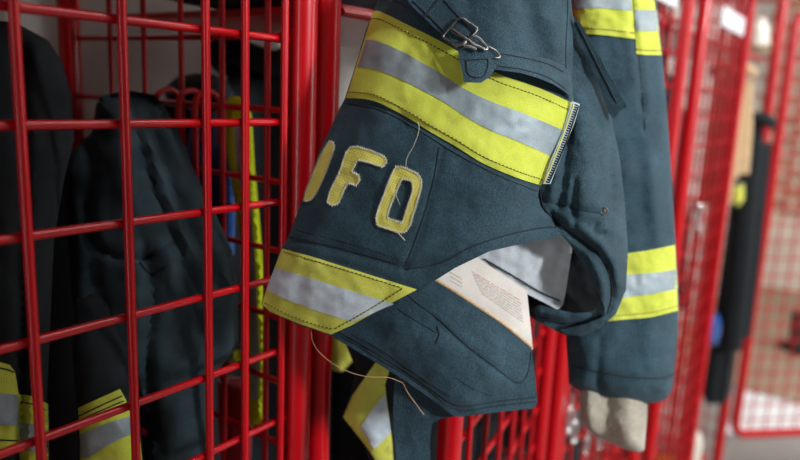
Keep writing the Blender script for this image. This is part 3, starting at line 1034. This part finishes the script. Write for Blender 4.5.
sleeve_band([([(568, -50), (600, -49), (629, -44)], [(569, -21), (600, -20), (631, -16)], [(570, 9), (602, 8), (632, 11)], [(572, 33), (603, 35), (635.5, 39)]),
             ([(633, -12), (644, -11), (653, -10)], [(634.7, 10), (646, 10), (657, 10)], [(635.6, 30), (647, 31), (659.3, 31)], [(636.5, 54), (648, 55), (661.8, 55)])],
            'lime and silver band high on the sleeve')
sleeve_band([([(600, 257), (625, 253.6), (650, 250), (675.2, 244.8)], [(602, 281), (627, 275), (652, 273), (676.8, 269.5)], [(602, 303), (625, 297.5), (652, 294), (678.3, 288.5)], [(600, 322), (625, 319.5), (652, 317), (678, 310.5)])],
            'lime and silver band low on the sleeve')

WRpoly = [(579, 380), (580, 400), (580.5, 418), (586, 428), (597, 437), (610, 443), (626, 450), (640, 452.5), (644.5, 450), (647, 420), (648, 385)]
WRc = Cloth([(579, 380, .695), (648, 385, .708), (580, 420, .697), (645, 452, .708), (615, 420, .700)],
            creases=[([(606, 395), (607, 420), (604, 440)], -.010, 10), ([(588, 395), (589, 420), (592, 434)], .003, 5), ([(628, 400), (630, 430), (632, 450)], .003, 8)], rumple=.002, rscale=12, seed=17, puff=.022, outline=WRpoly, pw=20)
q = MB()
sheet(q, WRc, WRpoly, 'knit', 0, .002, 3, solid=True)
q.build('wristlet', coat, 50, label='cream knit wristlet below the cuff')

# loose threads
def loose(pts, r, mat, label):
    q = MB()
    q.tube(spline([at(*p) for p in pts], 7), r, mat, 5)
    return q.build('loose_thread', coat, 60, label=label)


loose([(418, 122, .512), (419, 130, .506), (414, 145, .508), (407, 158, .511), (406, 167, .512)], .00028, 'thread_pale', 'pale loose thread above the letter D')
loose([(396, 231, .511), (400, 235, .508), (405, 240.5, .508)], .0004, 'thread_pale', 'pale loose thread below the letter D')
loose([(311, 331, .552), (313, 342, .545), (320, 353, .54), (335, 365, .54), (352, 373, .542), (370, 377, .545), (388, 377.5, .55), (403, 383, .556)], .00024, 'thread_tan', 'long tan loose thread under the hem band')
loose([(403, 383, .556), (408, 393, .55), (416, 404, .55), (424, 415, .55)], .0003, 'thread_tan', 'tan loose thread at the hem')
loose([(390, 179, .514), (398, 200, .509), (400, 205, .512)], .0002, 'thread_pale', 'fine loose thread inside the letter D')

# collar gathered up to the hanger loop on the post hook
q = MB()
Gc = Cloth([(425, -185, .556), (535, -185, .556), (480, -185, .542), (470, -225, .556), (500, -225, .556), (485, -240, .562)], creases=[([(460, -180), (475, -220)], -.006, 8), ([(500, -180), (495, -220)], -.006, 8)], rumple=.002, rscale=20)
sheet(q, Gc, [(430, -186), (480, -182), (532, -186), (520, -205), (505, -222), (496, -228), (474, -228), (455, -214), (440, -200)], 'navy', .0, .004, 4)
q.tube(spline([at(478, -224, .556), at(480, -240, .562), at(486, -247, .565), at(492, -240, .562), at(494, -224, .556)], 5), .0035, 'navy', 8)
q.build('collar', coat, 50)
q = MB()
e = at(486, -243, .565)
q.tube(spline([(0.4655, -0.0125, e[2] + .01), (0.47, -0.05, e[2] + .004), (e[0], e[1] + .012, e[2] - .004), (e[0], e[1] - .012, e[2] - .002), (e[0] - .004, e[1] - .026, e[2] + .018)], 5), .0045, 'red', 10)
q.build('coat_hook', l1, 60, label='red steel coat hook')

# ------------------------------------------------------------------ gear inside the lockers
def hung(name, label, cat, outline, ctrl, mat, puff, pw, creases=(), rumple=.004, g=6, seed=0., back=None, group=None):
    cl = Cloth(ctrl, creases, rumple, 30, seed, puff, outline, pw, back)
    c = np.mean([at(p[0], p[1], d) for p, d in zip([x[:2] for x in ctrl], [x[2] for x in ctrl])], axis=0)
    t = thing(name, label, cat, tuple(c), group)
    q = MB()
    sheet(q, cl, outline, mat, 0, .002, g, solid=True)
    return t, cl, q


# dark coat behind the first mesh
ol = [(96, 104), (104, 98), (125, 95), (150, 98), (165, 108), (178, 130), (196, 175), (216, 215), (232, 250), (238, 290), (238, 340), (232, 355), (215, 372), (212, 420), (214, 480), (150, 480), (146, 420), (130, 385), (110, 370), (84, 350), (72, 300), (66, 220), (62, 170), (72, 150), (92, 132)]
t, cl, q = hung('turnout_coat', 'dark slate coat hanging behind the closed mesh door, left of the posts', 'coat', ol,
                [(96, 104, .70), (150, 98, .70), (232, 260, .66), (66, 220, .68), (84, 350, .65), (150, 480, .64), (214, 480, .65), (140, 250, .66)], 'slate_cloth', .035, 40,
                creases=[([(130, 100), (150, 180), (200, 300)], -.008, 6), ([(145, 105), (175, 190), (222, 290)], -.007, 6), ([(120, 110), (125, 200), (140, 320)], .008, 14), ([(88, 150), (90, 230), (100, 330)], -.008, 9), ([(150, 260), (152, 300), (148, 370), (160, 450)], -.01, 6), ([(90, 240), (115, 258), (150, 256)], -.006, 4)],
                seed=21, back=.03)
q.build('body', t, 50)
q = MB()
sheet(q, cl, [(140, 262), (160, 250), (180, 240), (186, 252), (168, 264), (150, 274)], 'slate_cloth', .003, .003, 5)
q.build('pocket_flap', t, 50)
q = MB()
sheet(q, cl, [(94, 118), (100, 96), (128, 90), (155, 95), (168, 112), (150, 118), (122, 122)], 'slate_cloth', .004, .006, 5)
q.build('collar', t, 50)

# black jacket at the far left with banded hem and cuff
ol = [(-60, 30), (-10, 20), (14, 22), (48, 40), (62, 62), (72, 95), (74, 140), (64, 180), (54, 240), (50, 330), (47, 400), (46, 490), (-60, 490)]
t, cl, q = hung('jacket', 'black jacket with lime and silver bands at the left edge behind the mesh', 'jacket', ol,
                [(-60, 30, .60), (48, 40, .64), (72, 100, .65), (50, 330, .60), (46, 490, .58), (-60, 490, .55), (0, 250, .58)], 'black_cloth', .03, 36,
                creases=[([(20, 30), (24, 150), (22, 300), (20, 480)], -.012, 6)], seed=25, back=.03)
q.build('body', t, 50)
for nm, pts, s0, lab in (('hem_band', [(-40, 362), (0, 362), (10, 365), (15, 372), (20, 400), (20, 450), (0, 453), (-40, 450)], [(-40, 394), (0, 393), (18, 395), (19, 426), (0, 425), (-40, 424)], 'lime and silver band on the front'),
                          ('cuff_band', [(17, 394), (32, 396), (48, 404), (49, 440), (48, 480), (20, 480), (19, 440)], [(18, 423), (34, 424), (48, 431), (48, 456), (34, 452), (19, 448)], 'lime and silver band on the side')):
    q = MB()
    sheet(q, cl, pts, 'lime', .004 if nm == 'hem_band' else .002, .003, 4)
    if nm == 'hem_band':
        seam(q, cl, [(-30, 368), (0, 368), (14, 372)], 'thread_dark', .0044, .0006)
        seam(q, cl, [(-30, 440), (0, 440), (18, 441)], 'thread_dark', .0044, .0006)
    else:
        seam(q, cl, [(19, 402), (32, 404), (47, 411)], 'thread_dark', .0024, .0006)
    o = q.build(nm, t, 50, label=lab)
    q = MB()
    sheet(q, cl, s0, 'silver', .0052 if nm == 'hem_band' else .0032, .002, 4)
    q.build('silver_stripe', o, 50)

# black trousers with a lime cuff
ol = [(76, 300), (100, 280), (128, 300), (136, 360), (140, 420), (146, 490), (78, 490), (78, 420), (72, 350)]
t, cl, q = hung('trousers', 'black trousers with a tilted lime and silver band, behind the mesh at lower left', 'trousers', ol,
                [(76, 300, .64), (128, 300, .65), (140, 420, .61), (146, 490, .60), (78, 490, .60), (100, 400, .60)], 'black_cloth', .02, 26, seed=28, back=.02)
q.build('leg', t, 50)
q = MB()
sheet(q, cl, [(78, 408), (100, 398), (120, 389), (126, 400), (132, 420), (140, 440), (144, 480), (80, 480), (80, 440)], 'lime', .003, .003, 4)
seam(q, cl, [(79, 416), (100, 406), (122, 396)], 'thread_dark', .0034, .0006)
seam(q, cl, [(80, 421), (100, 411), (124, 401)], 'thread_dark', .0034, .0006)
o = q.build('cuff_band', t, 50, label='lime and silver band')
q = MB()
sheet(q, cl, [(80, 434), (105, 424), (130, 416), (133, 433), (110, 444), (88, 458), (80, 458)], 'silver', .0042, .002, 4)
q.build('silver_stripe', o, 50)

# things in the second locker, seen through the partition
ol = [(192, 122), (205, 118), (226, 120), (236, 140), (236, 200), (234, 255), (222, 262), (204, 262), (198, 240), (188, 200), (184, 160)]
t, cl, q = hung('shirt', 'bright blue cloth shirt hanging beyond the wire hooks', 'shirt', ol, [(192, 122, .80), (236, 140, .775), (234, 255, .775), (204, 262, .79), (186, 170, .80)], 'blue_cloth', .014, 16,
                creases=[([(210, 125), (212, 190), (214, 258)], -.008, 5)], seed=31)
q.build('body', t, 50)
ol = [(224, 104), (229, 97), (238, 96), (248, 100), (252, 116), (255, 170), (259, 212), (262, 250), (265, 310), (267, 365), (264, 424), (250, 426), (247, 380), (245, 320), (242, 250), (235, 205), (228, 160), (223, 125)]
t, cl, q = hung('safety_vest', 'narrow hi-vis yellow vest with silver stripes hanging beside the posts', 'vest', ol, [(226, 98, .735), (252, 120, .715), (262, 300, .715), (262, 420, .72), (248, 380, .73), (230, 150, .735)], 'hivis', .012, 10, seed=33, g=5)
q.build('body', t, 50)
q = MB()
sheet(q, cl, [(233, 122), (244, 124), (247, 170), (251, 212), (254, 250), (257, 310), (259, 365), (257, 400), (252, 400), (251, 320), (248, 250), (243, 205), (236, 160)], 'silver_light', .003, .003, 4)
q.build('silver_stripe', t, 50)
ol = [(164, 96), (168, 84), (178, 76), (195, 73), (214, 74), (226, 80), (234, 92), (236, 104), (226, 108), (205, 104), (185, 106), (170, 104)]
t, cl, q = hung('helmet', 'black helmet on the partition above the wire hooks', 'helmet', ol, [(164, 96, .90), (236, 104, .88), (200, 75, .89), (200, 104, .88)], 'black_cloth', .05, 18, rumple=0, seed=35)
q.build('shell', t, 50)
q = MB()
sheet(q, cl, [(162, 101), (185, 104), (205, 102), (226, 105), (239, 102), (238, 108), (226, 111), (205, 107), (185, 109), (164, 107)], 'black_rubber', .012, .008, 4)
q.build('brim', t, 50)
ol = [(217, 380), (230, 376), (250, 378), (254, 400), (252, 440), (250, 480), (222, 480), (218, 430)]
t, cl, q = hung('gear_bag', 'dull red cloth bag hanging low beside the posts', 'bag', ol, [(217, 380, .78), (250, 378, .77), (252, 470, .76), (220, 470, .77), (235, 420, .77)], 'red_cloth', .02, 14, seed=37)
q.build('body', t, 50)
q = MB()
q.tube(spline([at(222, 380, .765), at(226, 366, .77), (at(236, 360, .77)), at(246, 366, .77), at(248, 380, .765)], 4), .003, 'red_cloth', 8)
q.build('handle', t, 50)
ol = [(226, 352), (234, 348), (241, 350), (242, 364), (234, 367), (227, 362)]
t, cl, q = hung('glove', 'small lime and white glove above the red bag', 'glove', ol, [(226, 352, .72), (242, 350, .715), (242, 364, .715), (227, 362, .72)], 'hivis', .012, 8, rumple=.002, seed=39, g=3)
q.build('hand', t, 50)
q = MB()
sheet(q, cl, [(226, 353), (233, 350), (235, 365), (228, 361)], 'cream', .002, .003, 3)
q.build('cuff', t, 50)

# gear bag on the shelf, two bays
def shelf_bag(x0, x1, label, zb=1.6725):
    t = thing('duffel_bag', label, 'bag', ((x0 + x1) / 2, .2, zb), None)
    q = MB()
    n = 24
    V, F = [], []
    prof = [(0.0, .02), (.015, .07), (.04, .08), (.5, .083), (.96, .08), (.985, .07), (1.0, .02)]
    for s, r in prof:
        x = x0 + (x1 - x0) * s
        for k in range(n):
            a = 2 * PI * k / n
            cy, sy = math.cos(a), math.sin(a)
            V.append((x, .2 + 1.4 * r * math.copysign(abs(cy) ** .7, cy), zb + .083 + r * math.copysign(abs(sy) ** .7, sy)))
    for i in range(len(prof) - 1):
        for k in range(n):
            k2 = (k + 1) % n
            F.append((i * n + k, (i + 1) * n + k, (i + 1) * n + k2, i * n + k2))
    F.append(tuple(range(n)))
    F.append(tuple(reversed([(len(prof) - 1) * n + k for k in range(n)])))
    q.add(V, F, 'black_cloth')
    q.build('body', t, 50)
    for xx in (x0 + .12, x1 - .12):
        q = MB()
        q.tube(spline([(xx, .083, zb + .03), (xx, .078, zb + .09), (xx, .11, zb + .16), (xx, .2, zb + .173), (xx, .29, zb + .16)], 4), .006, 'black_rubber', 8)
        q.build('strap', t, 50)


shelf_bag(-0.08, .40, 'black duffel bag on the shelf behind the closed mesh door', 1.6175)
shelf_bag(.478, .98, 'black duffel bag on the shelf behind the hanging navy coat', 1.5795)

# dark trousers with a tilted trim below the hanging coat
ol = [(340, 300), (372, 300), (402, 330), (420, 370), (408, 400), (404, 440), (404, 500), (380, 490), (362, 440), (343, 415), (350, 395), (356, 370), (344, 340)]
t, cl, q = hung('trousers', 'folded dark trousers with a lime and silver cuff, below the hanging coat', 'trousers', ol,
                [(340, 300, .70), (402, 330, .69), (404, 440, .67), (404, 500, .66), (343, 415, .66), (375, 400, .655)], 'black_cloth', .015, 16, rumple=.002, seed=41, back=.03, g=5)
q.build('leg', t, 50)
q = MB()
sheet(q, cl, [(376, 362), (390, 368), (385, 385), (388, 410), (392, 440), (394, 470), (382, 470), (366, 446), (343, 417), (352, 396)], 'lime_dirty', .003, .003, 3)
o = q.build('cuff_band', t, 50, label='lime and silver cuff band')
q = MB()
sheet(q, cl, [(360, 428), (372, 410), (385, 394), (388, 412), (391, 432), (382, 442), (374, 449)], 'silver_light', .0044, .002, 3)
q.build('silver_stripe', o, 50)
ol = [(330, 328), (342, 330), (356, 342), (352, 362), (342, 372), (332, 370)]
t, cl, q = hung('gloves', 'dim mustard work glove in the gap beside the front post', 'glove', ol, [(330, 328, .86), (356, 342, .86), (342, 372, .85), (332, 360, .86)], 'lime_dirty', .015, 8, rumple=.003, seed=43, g=4)
t.name = 'work_glove'
q.build('hand', t, 50)

def rack_coat(x, y, ztop, length, w, dp, label, mat='black_cloth', yaw=0.0, seed=0, bandz=None, cat='coat', name='turnout_coat'):
    """a coat on a hook: shouldered body with hanging folds, two sleeves, collar"""
    t = thing(name, label, cat, (x, y, ztop - length))
    ca, sa = math.cos(yaw), math.sin(yaw)
    P = lambda a, b, z: (x + a * ca - b * sa, y + a * sa + b * ca, z)
    n = 48
    prof = [(0.0, .10, .45), (.02, .30, .62), (.06, .62, .80), (.12, .90, .92), (.2, 1.0, 1.0), (.45, .96, 1.0), (.7, 1.0, 1.02), (.9, 1.06, 1.06), (1.0, 1.08, 1.06)]

    def body(q, m, f0=0.0, f1=1.0, grow=0.0):
        V, F = [], []
        S = [p[0] for p in prof]
        lv = [f0 + (f1 - f0) * k / 22 for k in range(23)]
        for f in lv:
            a = np.interp(f, S, [p[1] for p in prof]) * w / 2 + grow
            b = np.interp(f, S, [p[2] for p in prof]) * dp / 2 + grow
            for k in range(n):
                g_ = 2 * PI * k / n
                fold = 1 + .10 * min(1, f * 2.2) * math.sin(5 * g_ + seed) + .06 * f * math.sin(9 * g_ + 2.1 * seed + 3 * f)
                V.append(P(a * math.cos(g_) * fold, b * math.sin(g_) * fold, ztop - f * length))
        for i in range(22):
            for k in range(n):
                k2 = (k + 1) % n
                F.append((i * n + k, (i + 1) * n + k, (i + 1) * n + k2, i * n + k2))
        if f0 == 0:
            F.append(tuple(range(n)))
        if f1 == 1.0:
            F.append(tuple(reversed([22 * n + k for k in range(n)])))
        q.add(V, F, m)

    q = MB()
    body(q, mat)
    q.build('body', t, 60)
    for sgn in (-1, 1):
        q = MB()
        pts = [P(sgn * w * .40, -.01, ztop - .08 * length), P(sgn * w * .50, -dp * .2, ztop - .25 * length), P(sgn * w * .53, -dp * .35, ztop - .5 * length), P(sgn * w * .52, -dp * .45, ztop - .78 * length)]
        q.tube(spline(pts, 6), list(np.linspace(min(.055, .25 * w), min(.045, .22 * w), 19)), mat, 14)
        q.build('sleeve', t, 60)
    q = MB()
    q.tube([P(.07 * math.cos(a), .05 * math.sin(a), ztop + .01 * math.cos(2 * a)) for a in np.linspace(0, 2 * PI, 25)[:-1]], .018, mat, 8, closed=True)
    q.build('collar', t, 60)
    if bandz:
        f = bandz
        q = MB()
        body(q, 'lime', f, f + .10, .003)
        o = q.build('reflective_band', t, 60)
        q = MB()
        body(q, 'silver', f + .034, f + .066, .005)
        q.build('silver_stripe', o, 60)
    return t


rack_coat(.92, .15, 1.53, .9, .16, .12, 'black coat in the second locker just right of the front posts', seed=8)
rack_coat(.70, .325, 1.535, .95, .34, .10, 'plain black coat hanging at the back of the second locker, beyond the wire hooks', seed=1)
rack_coat(.275, .335, 1.475, .9, .20, .10, 'black coat at the back of the nearest locker, behind the slate coat and black jacket', seed=5)
rack_coat(1.36, .20, 1.60, .95, .42, .22, 'black coat hanging in the locker behind the sleeve, seen through its mesh door', seed=2)
rack_coat(1.97, .20, 1.62, .95, .44, .22, 'black coat hanging behind the mesh door with the high white name plate', seed=3)


# far lockers: chrome clips, a yellow strap, gear
def clip(px, py, d, s, label):
    c = on_y(px, py, -0.013)
    s *= 1.4
    t = MB()
    u = np.array([1.0, 0.0, 0.])
    z = np.array([0, 0, 1.])
    pts = [c + u * (s * .45 * math.cos(a)) + z * (s * math.sin(a)) for a in np.linspace(0, 2 * PI, 17)[:-1]]
    t.tube(pts, s * .16, 'chrome', 8, closed=True)
    t.tube([c + z * s * .95, c + z * s * 1.5 + u * s * .1, c + z * s * 2.0], s * .14, 'chrome', 8)
    o = t.build('snap_clip', None, 60)
    tag(o, label, 'clip', 'chrome clips hanging below the sleeve')


clip(569, 420, 1.14, .018, 'chrome snap clip hanging highest, just left of the cream wristlet')
clip(561, 405, 1.12, .013, 'chrome snap clip hanging against the red post under the coat')
clip(600, 440, 1.17, .014, 'chrome snap clip hanging below the middle of the wristlet')
clip(574, 432, 1.15, .016, 'chrome snap clip hanging under the left edge of the wristlet')
clip(586, 446, 1.16, .013, 'lowest chrome snap clip under the wristlet')
def far_hung(name, label, cat, outline, d, mat, puff, part='body', seed=0.):
    P = np.array(outline, float)
    c = P.mean(0)
    t, cl, q = hung(name, label, cat, outline, [(P[:, 0].min(), P[:, 1].min(), d), (P[:, 0].max(), P[:, 1].min(), d), (P[:, 0].min(), P[:, 1].max(), d), (P[:, 0].max(), P[:, 1].max(), d), (c[0], c[1], d - .01)],
                    mat, puff, 8, rumple=.012, seed=seed, g=3)
    q.build(part, t, 50)
    return t, cl


rack_coat(2.40, .045, 1.615, .42, .16, .08, 'tan canvas jacket hanging in the farthest locker by the open door', 'tan_cloth', seed=4, cat='jacket', name='jacket')
t = rack_coat(2.63, .0, 1.46, 1.0, .165, .08, 'black coat hanging in the farthest locker behind the tan jacket', seed=6)
t, cl = far_hung('work_glove', 'yellow green work glove hanging low in front of the farthest black coat', 'glove', [(731, 184), (738, 180), (744, 184), (744, 200), (738, 207), (732, 202)], 2.27, 'lime_dirty', .02, 'hand', seed=52)
q = MB()
sheet(q, cl, [(733, 178), (742, 177), (743, 185), (733, 186)], 'black_rubber', .012, .012, 2.5)
q.build('cuff', t, 50)
t, cl = far_hung('pouch', 'small violet blue pouch hanging under the yellow green glove', 'pouch', [(708, 318), (718, 314), (721, 330), (717, 345), (708, 346), (704, 332)], 2.36, 'blue_cloth', .02, 'body', seed=53)
q = MB()
sheet(q, cl, [(707, 316), (719, 313), (721, 324), (706, 326)], 'blue_cloth', .012, .006, 2.5)
q.build('flap', t, 50)
ol = [(746, 36), (748, 22), (756, 16), (766, 18), (770, 30), (770, 47), (758, 52), (748, 49)]
t, cl = far_hung('helmet', 'pale cream helmet high in the farthest locker', 'helmet', ol, 2.42, 'cream', .07, 'shell', seed=54)
q = MB()
sheet(q, cl, [(744, 44), (758, 48), (772, 44), (772, 49), (758, 54), (745, 51)], 'tan_cloth', .02, .02, 3)
q.build('brim', t, 50)


def boot(px, py, d, mat, label, h=.30, yaw=0.0):
    c = at(px, py, d)
    t = thing('rubber_boot', label, 'boot', (c[0], c[1], c[2]), 'boots in and near the farthest locker')
    ca, sa = math.cos(yaw), math.sin(yaw)
    P = lambda x, y, z: (c[0] + x * ca - y * sa, c[1] + x * sa + y * ca, c[2] + z)
    q = MB()
    n = 16
    rings = [(0, 0, h, .055, .06), (0, 0, h * .6, .052, .056), (0, 0, h * .35, .047, .05), (.01, 0, h * .22, .055, .05), (.04, 0, h * .12, .09, .05), (.06, 0, .03, .12, .05), (.06, 0, .02, .12, .05)]
    V, F = [], []
    for x, y, z, a, b in rings:
        for k in range(n):
            g_ = 2 * PI * k / n
            V.append(P(x + a * math.cos(g_), y + b * math.sin(g_), z))
    for i in range(len(rings) - 1):
        for k in range(n):
            k2 = (k + 1) % n
            F.append((i * n + k, (i + 1) * n + k, (i + 1) * n + k2, i * n + k2))
    F.append(tuple(range(n)))
    F.append(tuple(reversed([(len(rings) - 1) * n + k for k in range(n)])))
    q.add(V, F, 'black_rubber')
    q.build('shaft', t, 60)
    q = MB()
    V, F = [], []
    for z in (0.0, .022):
        for k in range(n):
            g_ = 2 * PI * k / n
            V.append(P(.06 + .128 * math.cos(g_), .054 * math.sin(g_), z))
    for k in range(n):
        k2 = (k + 1) % n
        F.append((k, k2, n + k2, n + k))
    F += [tuple(reversed(range(n))), tuple(range(n, 2 * n))]
    q.add(V, F, mat)
    q.build('sole', t, 60)
    return t



def boot_at(x, y, z, mat, label, yaw, h=.30):
    global at
    keep = at
    at = lambda *a: np.array([x, y, z])
    t = boot(0, 0, 0, mat, label, h, yaw)
    at = keep
    return t


boot_at(2.40, .20, .136, 'cream', 'black rubber boot with cream sole, nearer of the two in the farthest locker', -1.3)
boot_at(2.68, .26, .136, 'yellow_rubber', 'black rubber boot with yellow sole, deeper in the farthest locker', -1.4)
boot_at(4.83, -.06, .0065, 'black_rubber', 'all black rubber boot standing on the tan floor beyond the open door', .6, .26)
t = thing('jug', 'slim white plastic jug standing upright at the foot of the farthest locker', 'jug', (2.53, .045, .136))
q = MB()
q.lathe((2.53, .045, .136), [(.034, 0), (.038, .008), (.038, .17), (.03, .2), (.014, .215), (.014, .235)], 'cream', 18)
q.build('body', t, 50)
q = MB()
q.lathe((2.53, .045, .3705), [(.016, 0), (.016, .018), (.012, .021)], 'red', 14)
q.build('cap', t, 50)

# ------------------------------------------------------------------ light
W = bpy.data.worlds.new('world')
SC.world = W
W.use_nodes = True
bg = W.node_tree.nodes['Background']
bg.inputs['Color'].default_value = (0.80, 0.90, 1.0, 1)
bg.inputs['Strength'].default_value = 0.09


def area(name, loc, target, sx, sy, power, color=(1, 1, 1)):
    d = bpy.data.lights.new(name, 'AREA')
    d.shape = 'RECTANGLE'
    d.size, d.size_y = sx, sy
    d.energy = power
    d.color = color
    o = bpy.data.objects.new(name, d)
    COL.objects.link(o)
    o.location = loc
    o.rotation_euler = (Vector(target) - Vector(loc)).to_track_quat('-Z', 'Y').to_euler()
    return o


area('bay_opening_daylight', (0.62, -3.6, 2.5), (0.75, 0, 1.35), 0.34, 0.55, 146, (0.95, 0.98, 1.0))
area('aisle_end_door_light', (-2.9, -0.66, 1.2), (0.5, -0.1, 1.35), 0.28, 2.1, 17, (0.95, 0.98, 1.0))
area('overhead_light', (0.25, -0.92, 3.1), (0.5, -0.1, 1.3), 0.24, 0.4, 60, (0.96, 0.98, 1.0))  # unseen fill, added to brighten the left of the hanging coat
area('overhead_light', (1.6, -0.8, 3.1), (1.4, -0.4, 1.2), 1.2, 0.6, 16, (0.97, 0.99, 1.0))
area('overhead_light', (3.6, -1.7, 3.12), (3.6, -1.2, 0), 1.6, 1.0, 70, (1.0, 0.98, 0.95))
area('bay_door_daylight', (4.8, -4.4, 1.8), (5.2, 0, 0.6), 2.4, 2.2, 90, (0.96, 0.98, 1.0))

vs = SC.view_settings
vs.view_transform = 'Standard'
vs.look = 'None'
vs.gamma = 1.0
vs.use_curve_mapping = False
vs.exposure = 0.0
